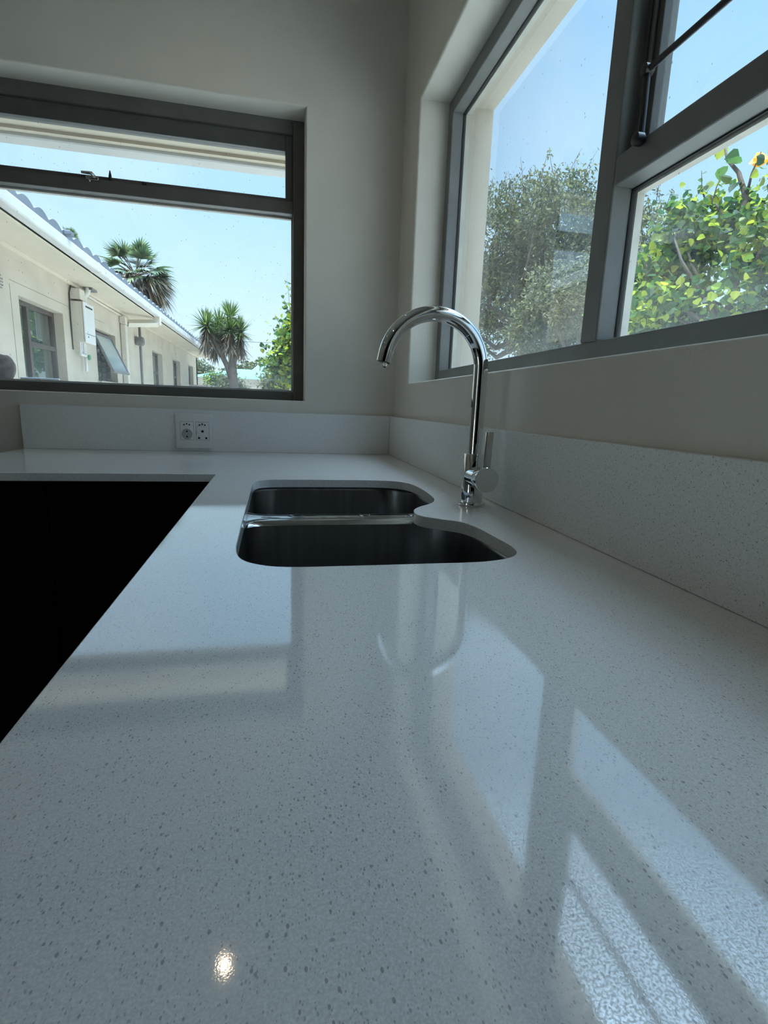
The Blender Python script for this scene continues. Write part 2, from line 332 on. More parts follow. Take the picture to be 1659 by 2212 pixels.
# ================================================================== THE ROOM
WF = 0.018            # wall face behind the 18 mm upstands
BW = (-1.95, -0.334, 0.198, 1.193)      # opening in the back wall
RW = (-2.12, -0.181, 0.274, 1.169)      # opening in the right wall
XL, YF = -4.2, -5.0
wb = struct(obj('wall_back', wall_mesh(XL - .25, 0.165, GROUND, CEIL, WF, 0.165, [BW], BACK, bevel=0.007), M['paint'], smooth='auto'))
ob = obj('outer_plaster', wall_mesh(XL - .25, 0.27, GROUND, CEIL, 0.165, 0.27, [BW], BACK), M['plaster'], wb)
wr = struct(obj('wall_right', wall_mesh(YF - .2, WF, GROUND, CEIL, WF, 0.165, [RW], SIDE, bevel=0.009), M['paint'], smooth='auto'))
orr = obj('outer_plaster', wall_mesh(YF - .2, 0.165, GROUND, CEIL, 0.165, 0.275, [RW], SIDE), M['plaster'], wr)
wl = struct(obj('wall_left', wall_mesh(YF, WF, FLOOR, CEIL, XL, XL - .25, [(-3.9, -3.0, FLOOR + .02, 1.2)], SIDE), M['paint']))  # unseen opening added here to bring skylight in as room fill
wf_ = struct(obj('wall_front', wall_mesh(XL - .25, WF, FLOOR, CEIL, YF, YF - .2, [], BACK), M['paint']))
struct(obj('ceiling', box(XL - .25, 0.275, YF - .2, 0.27, CEIL, CEIL + .12), M['ceiling']))
struct(obj('floor', box(XL - .25, 0.165, YF - .2, 0.165, FLOOR - .15, FLOOR), M['floor']))
# eave of this house over the back wall: soffit, fascia and gutter lip
ev = struct(obj('trim_1', box(XL - .4, 0.30, 0.27, 0.66, 1.275, 1.30), M['soffit']))
obj('fascia', box(XL - .4, 0.30, 0.66, 0.69, 1.262, 1.42), M['soffit'], ev)
obj('gutter', box(XL - .4, 0.31, 0.69, 0.79, 1.248, 1.36, bevel=0.012), M['gutter'], ev)
rf = bmesh.new()
vs = [rf.verts.new(c) for c in ((XL - .6, YF - .7, 1.9), (.4, YF - .7, 1.9), (.4, -2.3, 2.9), (XL - .6, -2.3, 2.9), (XL - .6, .70, 1.42), (.4, .70, 1.42))]
rf.faces.new((vs[0], vs[1], vs[2], vs[3])); rf.faces.new((vs[3], vs[2], vs[5], vs[4]))
obj('roof_sheet', rf, M['tile'], ev)

# ---------------------------------------------------------------- window_1, in the back wall
w1 = bpy.data.objects.new('window_1', None); C.objects.link(w1); w1.location = (-1.1, 0.15, 0.198); struct(w1)
X0, X1, Z0, Z1 = BW
def frame_bm(parts, bevel=0.003):
    bm = bmesh.new()
    for a in parts: add_box(bm, *a, bevel=bevel)
    return bm
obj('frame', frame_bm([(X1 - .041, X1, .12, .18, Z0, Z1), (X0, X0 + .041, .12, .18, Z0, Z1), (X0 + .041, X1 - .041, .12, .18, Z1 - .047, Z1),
                       (X0 + .041, X1 - .041, .12, .18, Z0, .233), (X0 + .041, X1 - .041, .12, .18, .882, .924)]), M['frame_shaded'], w1)
sa = obj('top_sash', frame_bm([(X1 - .068, X1 - .041, .132, .172, .924, 1.146), (X0 + .041, X0 + .068, .132, .172, .924, 1.146),
                               (X0 + .068, X1 - .068, .132, .172, 1.094, 1.146), (X0 + .068, X1 - .068, .132, .172, .924, .938)], 0.002), M['frame_dark'], w1)
obj('sash_pane', box(X0 + .068, X1 - .068, .150, .154, .938, 1.094), M['glass'], sa)
obj('pane', box(X0 + .041, X1 - .041, .158, .162, .233, .882), M['glass'], w1)
obj('putty', frame_bm([(X0 + .041, X1 - .041, .163, .179, .233, .239), (X0 + .041, X1 - .041, .163, .179, .876, .882), (X1 - .046, X1 - .041, .163, .179, .239, .876)], 0), M['putty'], w1)
# fastener on the transom
hb = bmesh.new()
add_box(hb, -1.075, -1.035, .104, .124, .915, .926, bevel=.002); add_tube(hb, [(-1.045, .112, .921), (-1.055, .100, .933), (-1.085, .094, .931)], [.007, .006, .004], 10)
add_tube(hb, [(-1.07, .11, .925), (-1.062, .104, .908)], .003, 8)
hd = obj('handle', hb, M['chrome_s'], w1, smooth=True); hd['label'] = 'silver fastener on the transom'
pb = tube([(-1.004, .128, .922), (-1.003, .128, .944), (-1.003, .128, .958)], [.007, .0045, .0015], 10); obj('stay_peg', pb, M['black'], w1, smooth=True)
obj('stay_stop', box(-0.90, -0.884, .118, .13, .921, .930, bevel=.002), M['black'], w1)

# ---------------------------------------------------------------- window_2, in the right wall
w2 = bpy.data.objects.new('window_2', None); C.objects.link(w2); w2.location = (0.15, -1.1, 0.274); struct(w2)
Y0, Y1, Z0, Z1 = RW
obj('frame', frame_bm([(.12, .18, Y1 - .040, Y1, Z0, Z1), (.12, .18, Y0, Y0 + .04, Z0, Z1), (.12, .18, Y0 + .04, Y1 - .04, Z1 - .044, Z1),
                       (.12, .18, Y0 + .04, Y1 - .04, Z0, .320), (.12, .18, -1.151, -1.100, .320, Z1 - .044), (.12, .18, Y0 + .04, -1.151, .572, .618)]), M['frame'], w2)
obj('pane', box(.160, .164, -1.100, Y1 - .04, .320, Z1 - .044), M['glass2'], w2)
obj('pane', box(.160, .164, Y0 + .04, -1.151, .320, .572), M['glass2'], w2)
sealb = bmesh.new()
for (ya, yb, za, zb) in ((-1.100, Y1 - .04, .320, Z1 - .044), (Y0 + .04, -1.151, .320, .572)):
    t_ = .0022
    for a in ((ya, ya + t_, za, zb), (yb - t_, yb, za, zb), (ya, yb, zb - t_, zb), (ya, yb, za, za + t_)): add_box(sealb, .157, .1605, *a)
obj('seal', sealb, M['seal'], w2)
pb = bmesh.new()
for (ya, yb, za, zb) in ((-1.100, Y1 - .04, .320, Z1 - .044), (Y0 + .04, -1.151, .320, .572)):
    add_box(pb, .165, .179, ya, ya + .006, za, zb); add_box(pb, .165, .179, yb - .006, yb, za, zb); add_box(pb, .165, .179, ya + .006, yb - .006, zb - .006, zb)
obj('putty', pb, M['putty'], w2)
sh = obj('top_sash', frame_bm([(.146, .158, -1.162, -1.151, .618, Z1 - .044), (.150, .176, -1.188, -1.162, .618, Z1 - .044), (.150, .176, Y0 + .04, Y0 + .07, .618, Z1 - .044),
                               (.150, .176, Y0 + .07, -1.188, .618, .630), (.150, .176, Y0 + .07, -1.188, Z1 - .07, Z1 - .044), (.143, .150, -1.176, -1.170, .618, Z1 - .05)], .0015), M['frame_dark'], w2)
obj('sash_pane', box(.160, .164, Y0 + .07, -1.188, .630, Z1 - .07), M['glass2'], sh)
st = bmesh.new()
lathe(st, [(.004, -.012), (.0095, -.010), (.0095, .002), (.006, .006)], (.112, -1.222, .612), 'X', 16)
add_tube(st, [(.112, -1.222, .612), (.112, -1.221, .66), (.112, -1.219, .708)], .0050, 12)
obj('stay_bar', st, M['black'], w2, smooth='auto')
st = bmesh.new(); lathe(st, [(.003, -.008), (.0085, -.007), (.0085, .007), (.003, .008)], (.112, -1.219, .708), 'X', 16)
add_tube(st, [(.112, -1.219, .708), (.112, -1.9, .703), (.120, -2.07, .702)], .0048, 12)
obj('stay_arm', st, M['black'], w2, smooth='auto')
# frame of an unseen left-wall opening, added to let in fill skylight
for n_, b_ in (('fill_opening', [(XL - .14, XL - .10, -3.9, -3.84, FLOOR + .02, 1.2), (XL - .14, XL - .10, -3.06, -3.0, FLOOR + .02, 1.2), (XL - .14, XL - .10, -3.84, -3.06, 1.14, 1.2), (XL - .14, XL - .10, -3.84, -3.06, FLOOR + .02, FLOOR + .08)]),):
    struct(obj(n_, frame_bm(b_), M['frame']))

# ================================================================== WORKTOP
def arc_pts(cx, cy, r, a0, a1, n=8): return [(cx + r * math.cos(math.radians(a0 + (a1 - a0) * i / n)), cy + r * math.sin(math.radians(a0 + (a1 - a0) * i / n))) for i in range(n + 1)]
def catmull(P, n=6):
    outp = []
    for i in range(len(P)):
        p0, p1, p2, p3 = [Vector(P[(i + k) % len(P)]) for k in (-1, 0, 1, 2)]
        for j in range(n):
            t = j / n
            outp.append(tuple(0.5 * ((2 * p1) + (-p0 + p2) * t + (2 * p0 - 5 * p1 + 4 * p2 - p3) * t * t + (-p0 + 3 * p1 - 3 * p2 + p3) * t ** 3)))
    return outp
CUT = catmull([(-.500, -.90), (-.500, -.80), (-.494, -.750), (-.478, -.727), (-.445, -.716), (-.38, -.713), (-.27, -.713), (-.20, -.715), (-.150, -.727), (-.121, -.755), (-.108, -.80),
       (-.106, -.88), (-.111, -.96), (-.121, -1.005), (-.140, -1.040), (-.170, -1.070), (-.190, -1.100), (-.197, -1.132), (-.190, -1.160), (-.165, -1.184),
       (-.137, -1.208), (-.123, -1.245), (-.118, -1.30), (-.116, -1.36), (-.123, -1.395), (-.145, -1.420), (-.19, -1.4345), (-.26, -1.436), (-.36, -1.436), (-.435, -1.434),
       (-.470, -1.420), (-.491, -1.394), (-.499, -1.35), (-.500, -1.28), (-.500, -1.15), (-.500, -1.02)], 5)
def top_with_hole(outer, inner, z0, z1, name, m, parent=None, bev=0.0012):
    bm = bmesh.new()
    loops = []
    for L_ in (outer, inner):
        vs = [bm.verts.new((x, y, z1)) for x, y in L_]; loops.append(vs)
        for i in range(len(vs)): bm.edges.new((vs[i], vs[(i + 1) % len(vs)]))
    bmesh.ops.triangle_fill(bm, use_beauty=True, edges=bm.edges[:])
    # drop any fill inside the hole
    from mathutils.geometry import tessellate_polygon
    def inside(x, y, poly):
        c = False; n = len(poly)
        for i in range(n):
            xa, ya = poly[i]; xb, yb = poly[(i + 1) % n]
            if (ya > y) != (yb > y) and x < (xb - xa) * (y - ya) / (yb - ya) + xa: c = not c
        return c
    kill = [f for f in bm.faces if inside(f.calc_center_median().x, f.calc_center_median().y, inner)]
    bmesh.ops.delete(bm, geom=kill, context='FACES_ONLY')
    r = bmesh.ops.extrude_face_region(bm, geom=bm.faces[:])
    for v in [g for g in r['geom'] if isinstance(g, bmesh.types.BMVert)]: v.co.z = z0
    if bev:
        bmesh.ops.recalc_face_normals(bm, faces=bm.faces)
        es = [e for e in bm.edges if len(e.link_faces) == 2 and abs(e.verts[0].co.z - z1) < 1e-6 and abs(e.verts[1].co.z - z1) < 1e-6 and abs(e.link_faces[0].normal.z - e.link_faces[1].normal.z) > .5]
        bmesh.ops.bevel(bm, geom=es, offset=bev, segments=2, affect='EDGES', profile=0.5)
    return obj(name, bm, m, parent)
outer = [(0.0165, 0.0165), (-1.306, 0.0165), (-1.306, -.632), (-.600, -.627), (-.600, -3.0), (0.0165, -3.0)]
top = top_with_hole(outer, CUT, -.020, 0.0, 'countertop', M['quartz'])
tag(top, 'speckled white quartz worktop in an L shape with a cut-out for the sink', 'countertop')
tag(obj('upstand', box(-1.306, 0.0, 0.0, .0178, .0003, .1517, bevel=.001), M['quartz_h']), 'low quartz upstand on the wall under the left window, with the wall socket', 'backsplash', 'quartz upstands')
tag(obj('upstand', box(0.0005, .0178, -3.0, .0178, .0003, .1517, bevel=.001), M['quartz_h']), 'long quartz upstand on the right wall behind the tap', 'backsplash', 'quartz upstands')

# ---------------------------------------------------------------- sink
sink = thing('sink', 'undermounted double bowl stainless steel sink in the white worktop', 'sink', (-.3, -1.07, -.2))
def rrect(x0, x1, y0, y1, r, n=8):
    if not isinstance(r, (list, tuple)): r = [r] * 4       # order: +x+y, -x+y, -x-y, +x-y
    P = arc_pts(x1 - r[0], y1 - r[0], r[0], 0, 90, n) + arc_pts(x0 + r[1], y1 - r[1], r[1], 90, 180, n) + arc_pts(x0 + r[2], y0 + r[2], r[2], 180, 270, n) + arc_pts(x1 - r[3], y0 + r[3], r[3], 270, 360, n)
    return P
def bowl(x0, x1, y0, y1, r, depth, name):
    bm = bmesh.new(); rings = []
    rb = [q if isinstance(r, list) else r for q in (r if isinstance(r, list) else [r] * 4)]
    levels = [(-.010, -.0205), (-.004, -.0215), (-.001, -.0245), (0, -.029), (.006, -depth + .045)]
    for k in range(1, 7):
        a = k / 6 * PI / 2; levels.append((.006 + .045 * (1 - math.cos(a)) , -depth + .045 - .045 * math.sin(a)))
    levels.append((.10, -depth - .001)); levels.append((.14, -depth - .003))
    for ins, z in levels:
        rr = [max(.012, q - ins * .6) for q in rb]
        rings.append([bm.verts.new((x, y, z)) for x, y in rrect(x0 + ins, x1 - ins, y0 + ins, y1 - ins, rr)])
    n = len(rings[0])
    for i in range(len(rings) - 1):
        for j in range(n): bm.faces.new((rings[i][j], rings[i][(j + 1) % n], rings[i + 1][(j + 1) % n], rings[i + 1][j]))
    bm.faces.new(rings[-1])
    o = obj(name, bm, M['steel'], sink, smooth='auto')
    c = ((x0 + x1) / 2, (y0 + y1) / 2, -depth - .004)
    dr = lathe(bmesh.new(), [(.045, 0), (.044, .005), (.036, .004), (.032, -.004), (.008, -.006)], c, 'Z', 32)
    obj('drain', dr, M['chrome_s'], o, smooth='auto')
    return o
bowl(-.503, -.103, -1.036, -.710, [.085, .06, .05, .05], .19, 'bowl')
bowl(-.503, -.113, -1.440, -1.084, [.09, .05, .07, .06], .20, 'bowl')
db = bmesh.new()                                           # flat rim between the bowls, rounded over both edges
prof = [(-1.094, -.030), (-1.091, -.0245), (-1.085, -.0218), (-1.076, -.0212), (-1.060, -.0216), (-1.044, -.0212), (-1.035, -.0218), (-1.029, -.0245), (-1.026, -.030)]
xs = [-.506, -.498, -.488, -.47, -.40, -.30, -.20, -.13, -.10]
flare = [.030, .018, .008, .002, 0, 0, 0, .006, .02]
rows = []
for x, f in zip(xs, flare):
    rows.append([db.verts.new((x, -1.060 + (y + 1.060) * (1 + f / .034), z)) for y, z in prof])
for i in range(len(rows) - 1):
    for j in range(len(prof) - 1): db.faces.new((rows[i][j], rows[i][j + 1], rows[i + 1][j + 1], rows[i + 1][j]))
dv = obj('divider', db, M['steel_lit'], sink, smooth=True); dv['label'] = 'bright wet steel rim between the two bowls'
random.seed(5)
wd = bmesh.new()
for i in range(16):
    x = random.uniform(-.47, -.16); y = -1.06 + random.uniform(-.018, .018); s = random.uniform(.002, .006)
    r = bmesh.ops.create_uvsphere(wd, u_segments=12, v_segments=6, radius=1.0)['verts']
    for v in r: v.co = Vector((x + v.co.x * s * 2.4, y + v.co.y * s * .8, -.0215 + v.co.z * .0016))
wo = obj('water_drops', wd, M['water'], sink, smooth=True); wo['label'] = 'water drops on the rim'; wo['kind'] = 'stuff'

# ---------------------------------------------------------------- tap
FX, FY = -.0565, -1.052
tap = thing('kitchen_tap', 'tall chrome swan-neck mixer tap with a lever handle, standing beside the sink', 'tap', (FX, FY, 0))
obj('base_ring', lathe(bmesh.new(), [(.0270, .0003), (.0275, .002), (.0268, .0055), (.0225, .0075)], (FX, FY, 0)), M['chrome'], tap, smooth='auto')
obj('body', lathe(bmesh.new(), [(.0218, .0075), (.0218, .1025), (.0210, .1038), (.0145, .1040)], (FX, FY, 0), seg=64), M['chrome'], tap, smooth='auto')
pts = [(FX, FY, .100), (FX, FY, .16), (FX, FY, .22), (FX, FY, .255)]
for i in range(0, 43):
    a = math.radians(i * 4.04); pts.append((FX - .0955 + .0955 * math.cos(a), FY, .268 + .0945 * math.sin(a)))
_e = (Vector(pts[-1]) - Vector(pts[-2])).normalized()
pts.append(tuple(Vector(pts[-1]) + _e * .0145))
tip, tdir = Vector(pts[-1]), (Vector(pts[-1]) - Vector(pts[-2])).normalized()
obj('spout', tube(pts, .0140, 40), M['chrome'], tap, smooth='auto')
ab = bmesh.new(); add_tube(ab, [tip - tdir * .002, tip + tdir * .0008, tip + tdir * .0016], [.0118, .0118, .0085], 32)
obj('aerator', ab, M['black'], tap, smooth='auto')
dr = bmesh.new(); r = bmesh.ops.create_uvsphere(dr, u_segments=14, v_segments=10, radius=.0045)['verts']
for v in r: v.co = Vector((v.co.x, v.co.y, v.co.z * 1.3)) + tip + tdir * .005 + Vector((.002, -.006, 0))
wq = obj('water_drop', dr, M['water'], tap, smooth=True)
obj('valve', lathe(bmesh.new(), [(.0215, 0.0), (.0215, -.0440), (.0200, -.0455)], (FX, FY - .006, .059), 'Y', 64), M['chrome'], tap, smooth='auto')
kn = obj('handle', lathe(bmesh.new(), [(.0200, -.0470), (.0235, -.0475), (.0240, -.0485), (.0240, -.0690), (.0232, -.0700), (.0002, -.0700)], (FX + .0005, FY, .060), 'Y', 64), M['chrome'], tap, smooth='auto')
lv = bmesh.new()
add_box(lv, -.0078, .0078, -.0034, .0034, 0, .080, bevel=.0018)
for v in lv.verts:
    t = max(0, v.co.z / .082); v.co.y -= 0.0; v.co = Vector((v.co.x, v.co.y, v.co.z))
bmesh.ops.rotate(lv, verts=lv.verts, cent=(0, 0, 0), matrix=Matrix.Rotation(math.radians(3), 3, 'Y') @ Matrix.Rotation(math.radians(-4), 3, 'X'))
bmesh.ops.translate(lv, verts=lv.verts, vec=(FX + .002, FY - .058, .070))
obj('lever', lv, M['chrome_s'], kn, smooth='auto')

# ---------------------------------------------------------------- socket plate on the upstand
so = thing('wall_socket', 'square white double wall socket on the upstand below the left window', 'socket', (-.737, 0, .075))
px0, px1, pz0, pz1 = -.801, -.673, .0118, .1395
obj('plate', box(px0, px1, -.010, -.0005, pz0, pz1, bevel=.0022), M['plastic'], so, smooth='auto')
cxl, cxr = -.7617, -.7075           # centres of the two outlet modules
def module(cx, two_pin):
    e = bmesh.new(); add_box(e, cx - .0228, cx + .0228, -.0108, -.0092, .0430, .1085, bevel=.0010)
    q = obj('outlet', e, M['plastic'], so, smooth='auto')
    g = bmesh.new()                                       # fine shadow gap round the module
    for a in ((cx - .0235, cx - .0228, .0423, .1092), (cx + .0228, cx + .0235, .0423, .1092), (cx - .0235, cx + .0235, .0423, .0430), (cx - .0235, cx + .0235, .1085, .1092)):
        add_box(g, a[0], a[1], -.0103, -.0095, a[2], a[3])
    obj('gap', g, M['lampgrey'], q)
    h = bmesh.new()                                       # recessed six-sided slot, rim standing as a fine bevel
    hexp = [(-.0165, 0), (-.011, .0075), (.011, .0075), (.0165, 0), (.011, -.0075), (-.011, -.0075)]
    vs = [h.verts.new((cx + x * 1.0, -.01095, .0975 + z)) for x, z in hexp]; vi = [h.verts.new((cx + x * .82, -.0092, .0975 + z * .78)) for x, z in hexp]
    for i in range(6): h.faces.new((vs[i], vs[(i + 1) % 6], vi[(i + 1) % 6], vi[i]))
    h.faces.new(vi)
    obj('plug_recess', h, M['plug'], q)
    hb = bmesh.new()
    def pin(x, z, r): lathe(hb, [(r, 0), (r, .0009), (r * .9, .001)], (cx + x, -.0120, z), 'Y', 20)
    for x, z in ((-.0092, .0975), (0, .1005), (.0092, .0975)): pin(x, z, .0027)
    if two_pin:
        d = bmesh.new(); lathe(d, [(.0192, 0.0), (.0185, .0008), (.0180, .0010)], (cx, -.0118, .0638), 'Y', 48)
        obj('round_recess', d, M['plug'], q, smooth='auto')
        for z in (.0733, .0543): pin(0, z, .0030)
    else:
        pin(0, .0745, .0045); pin(-.0127, .0500, .0038); pin(.0127, .0500, .0038)
    obj('pin_hole', hb, M['hole'], q)
M['plug'] = mat('shaded grey plastic', (0.40, 0.41, 0.41), 0.4)
module(cxl, True); module(cxr, False)

# ---------------------------------------------------------------- base cabinets (black)
def cabinet(x0, x1, y0, y1, face, label, splits, name='base_cabinet'):
    c = thing(name, label, 'cabinet', ((x0 + x1) / 2, (y0 + y1) / 2, FLOOR), 'black base cabinets')
    obj('carcass', box(x0, x1, y0, y1, FLOOR + .1, -.24 if 'sink' in label else -.0208), M['cab'], c)
    obj('plinth', box(x0 + .001, x1 - .001, y0 + .04, y1, FLOOR, FLOOR + .0995) if face == 'y' else box(x0 + .04, x1, y0, y1, FLOOR, FLOOR + .0995), M['cab'], c)
    for a, b in splits:
        if face == 'y': dd = obj('door', box(a + .0015, b - .0015, y0 - .019, y0 - .0005, FLOOR + .11, -.026, bevel=.001), M['cab'], c)
        else: dd = obj('door', box(x0 - .019, x0 - .0005, a + .0015, b - .0015, FLOOR + .11, -.026, bevel=.001), M['cab'], c)
    return c
cabinet(-1.30, -1.014, -.582, .0, 'y', 'narrow black base cabinet at the left end below the worktop', [(-1.30, -1.014)])
cabinet(-1.012, -.60, -.582, .0, 'y', 'black base cabinet next to the inner corner below the worktop', [(-1.012, -.60)])
cabinet(-.575, -.03, -1.48, -.60, 'x', 'black base cabinet that holds the sink', [(-1.48, -1.04), (-1.04, -.60)])
cabinet(-.575, -.03, -2.98, -1.49, 'x', 'long black base cabinet at the near end of the worktop', [(-2.98, -2.235), (-2.235, -1.49)])

tc_ = thing('added_cupboard', 'unseen row of tall black cupboards added behind the viewer for dark reflections', 'cupboard', (-1.3, YF + .3, FLOOR))  # added out of view to give the tap dark reflections
obj('carcass', box(-2.6, -.02, YF + .01, YF + .58, FLOOR, 1.45), M['cab'], tc_)
for i in range(4): obj('door', box(-2.598 + i * .645, -1.957 + i * .645, YF + .581, YF + .6, FLOOR + .1, 1.448, bevel=.001), M['cab'], tc_)

# ---------------------------------------------------------------- downlights (their glints show on the worktop and the spout)
def downlight(x, y, label):
    t = thing('downlight', label, 'ceiling light', (x, y, CEIL), 'recessed downlights')
    obj('ring', lathe(bmesh.new(), [(.046, -.001), (.045, -.005), (.014, -.006), (.012, -.001)], (x, y, CEIL), seg=32), M['white'], t, smooth='auto')
    obj('lens', lathe(bmesh.new(), [(.011, -.0045), (.001, -.0055)], (x, y, CEIL), seg=32), M['bulb'], t)
    ld = bpy.data.lights.new('lamp', 'SPOT'); ld.energy = 1.2; ld.color = (1, .74, .48); ld.spot_size = 2.2; ld.spot_blend = .8; ld.shadow_soft_size = .008
    lo = bpy.data.objects.new('lamp', ld); C.objects.link(lo); lo.location = (x, y, CEIL - .02)
    lo.parent = t; lo.matrix_parent_inverse = Matrix.Translation(t.location).inverted()
downlight(-.63, -.52, 'warm recessed downlight in the ceiling over the corner of the worktop')
downlight(-2.0, -.9, 'warm recessed downlight in the ceiling near the left window')
downlight(-1.3, -2.6, 'warm recessed downlight in the middle of the ceiling')
downlight(-2.9, -3.4, 'warm recessed downlight in the ceiling by the added opening in the left wall')

# ================================================================== THINGS ON THE OUTSIDE SILL
sl = obj('outer_sill', box(BW[0], BW[1], .18, .30, BW[2], .2305, bevel=.004), M['plaster'], wb)
sb = bmesh.new(); bmesh.ops.create_icosphere(sb, subdivisions=4, radius=1.0)
random.seed(2)
from mathutils import noise as mn
for v in sb.verts:
    d = 1 + .10 * mn.noise(v.co * 1.6) + .05 * mn.noise(v.co * 4)
    v.co = Vector((-1.447 + v.co.x * .042 * d, .243 + v.co.y * .03 * d, .2790 + v.co.z * .049 * d))
tag(obj('pebble', sb, M['stone'], smooth=True), 'mauve brown rounded stone on the outside sill at the left edge', 'stone')
wp = thing('silvery_bar', 'small chrome bar lying on the outside sill of the left window', 'sill bar', (-1.325, .24, .2305))  # unidentified silvery bar, built as bar, blade and clip
obj('bar', box(-1.392, -1.258, .232, .246, .2400, .2480, bevel=.003), M['chrome'], wp)
obj('blade', box(-1.395, -1.255, .230, .252, .2310, .2395, bevel=.002), M['white'], wp)
obj('clip', box(-1.345, -1.325, .226, .232, .233, .2395, bevel=.001), M['red'], wp)

# ================================================================== OUTSIDE
gr = obj('ground', box(-60, 60, -60, 90, GROUND - .2, GROUND), M['paving']); struct(gr)
NX = -2.95                                         # face of the neighbouring wall
nb = thing('neighbouring_house', 'long cream single storey house with a white gutter seen through the left window', 'house', (-6, 9, GROUND))
wins = [(4.12, 5.26, .0, 1.145), (6.44, 7.42, .40, 1.137), (10.08, 11.10, .0, 1.165), (12.38, 13.45, .0, 1.17), (14.9, 15.85, .0, 1.19)]
obj('wall', wall_mesh(-2.0, 16.8, GROUND, 1.565, NX, NX - .25, wins, SIDE), M['plaster'], nb)
obj('end_wall', box(-10, NX, 16.55, 16.8, GROUND, 1.565), M['plaster'], nb)
for z_ in (1.30,): pass
gv = bmesh.new()
for a in ((3.95, 3.955, GROUND, 1.22), (3.95, 6.9, 1.258, 1.262)): add_box(gv, NX, NX + .002, a[0], a[1], a[2], a[3])
obj('wall_crack', gv, M['lampgrey'], nb)
obj('soffit', box(-10, -2.50, -2.0, 17.3, 1.566, 1.585), M['soffit'], nb)
obj('cornice', box(NX, NX + .035, -2.0, 16.8, 1.53, 1.566), M['soffit'], nb)
obj('fascia', box(-2.52, -2.50, -2.0, 17.3, 1.55, 1.66), M['soffit'], nb)
gb = bmesh.new()
for (a, b) in ((-2.0, 4.9), (4.9, 8.3), (8.3, 13), (13, 17.3)):
    add_box(gb, -2.497, -2.395, a + .003, b - .003, 1.575, 1.675, bevel=.014)
gut = obj('gutter', gb, M['gutter'], nb)
for y in (4.9, 8.3, 13.0): obj('gutter_joint', box(-2.50, -2.391, y - .03, y + .03, 1.571, 1.680, bevel=.014), M['pvc'], gut)
# tiled roof: rolled profile, stepped courses
V_, F_ = [], []
ny = 1080; ys = np.linspace(-2.0, 17.3, ny); courses = []
xr = []
for k in range(16):
    xr += [(-2.43 - k * .32, .055), (-2.43 - (k + 1) * .32 + .001, 0.0)]
for (x, lift) in xr:
    for y in ys:
        z = 1.672 + (-2.43 - x) * .33 + lift + .045 * abs(math.sin(y * PI / .30))
        V_.append((x, y, z))
for i in range(len(xr) - 1):
    for j in range(ny - 1):
        a = i * ny + j; F_.append((a, a + 1, a + ny + 1, a + ny))
# closing face along the eave
b0 = len(V_)
for y in ys: V_.append((-2.43, y, 1.655))
for j in range(ny - 1): F_.append((j, b0 + j, b0 + j + 1, j + 1))
obj('tiled_roof', (V_, [], F_), M['tile'], nb)
obj('loose_tile', box(-2.42, -2.36, 3.92, 4.02, 1.70, 1.745, bevel=.01), M['tile'], nb)
def nwin(y0, y1, z0, z1, mull=True, curtain=False, openn=False):
    fx = NX - .10
    parts = [(fx - .05, fx, y0, y0 + .05, z0, z1), (fx - .05, fx, y1 - .05, y1, z0, z1), (fx - .05, fx, y0 + .05, y1 - .05, z1 - .05, z1), (fx - .05, fx, y0 + .05, y1 - .05, z0, z0 + .05)]
    ym = y0 + (y1 - y0) * .38
    if mull: parts += [(fx - .05, fx, ym - .03, ym + .03, z0 + .05, z1 - .05), (fx - .05, fx, ym + .03, y1 - .05, z1 - .45, z1 - .40)]
    f = obj('window_frame', frame_bm(parts, .004), M['darkwood'], nb)
    obj('glass', box(fx - .03, fx - .025, y0 + .05, y1 - .05, z0 + .05, z1 - .05), M['room_glass'] if not curtain else M['far_glass'], f)
    if curtain: obj('curtain', box(fx - .12, fx - .10, y0 - .05, y1 + .05, z0 - .05, z1 + .05), M['curtain'], f)
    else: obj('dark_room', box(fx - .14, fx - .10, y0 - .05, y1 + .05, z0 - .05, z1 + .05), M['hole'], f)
    return f
nwin(*wins[0], curtain=True); wf2 = nwin(*wins[1], mull=False); nwin(*wins[2], curtain=True); nwin(*wins[3], curtain=True); nwin(*wins[4], mull=False, curtain=True)
# top-hung sash of the second window, swung open
aw = bmesh.new()
H, A = .62, math.radians(24)
def hinge(y, s, t): return Vector((NX - .06 + s * math.sin(A) + t * math.cos(A), y, 1.10 - s * math.cos(A) + t * math.sin(A)))
def hbox(bm, y0, y1, s0, s1, t0, t1):
    r = bmesh.ops.create_cube(bm, size=1)['verts']
    for v in r: v.co = hinge((y0 + y1) / 2 + v.co.x * (y1 - y0), (s0 + s1) / 2 + v.co.y * (s1 - s0), (t0 + t1) / 2 + v.co.z * (t1 - t0))
for a in ((6.50, 6.54, 0, H), (7.32, 7.36, 0, H), (6.54, 7.32, 0, .04), (6.54, 7.32, H - .04, H)): hbox(aw, a[0], a[1], a[2], a[3], -.015, .015)
aws = obj('open_sash', aw, M['lampgrey'], nb); aws['label'] = 'window sash propped open'
ag = bmesh.new(); hbox(ag, 6.54, 7.32, .04, H - .04, -.003, .003)
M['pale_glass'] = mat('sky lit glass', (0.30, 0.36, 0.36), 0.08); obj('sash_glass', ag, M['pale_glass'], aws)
brs = bmesh.new()
for z in np.arange(.45, 1.08, .09): add_box(brs, NX - .095, NX - .085, 6.5, 7.36, z, z + .012)
for y in (6.7, 6.92, 7.14): add_box(brs, NX - .095, NX - .085, y, y + .012, .42, 1.1)
obj('burglar_bars', brs, M['black'], wf2)
obj('window_sill', box(NX, NX + .05, 6.42, 7.45, .37, .40), M['plaster'], nb)
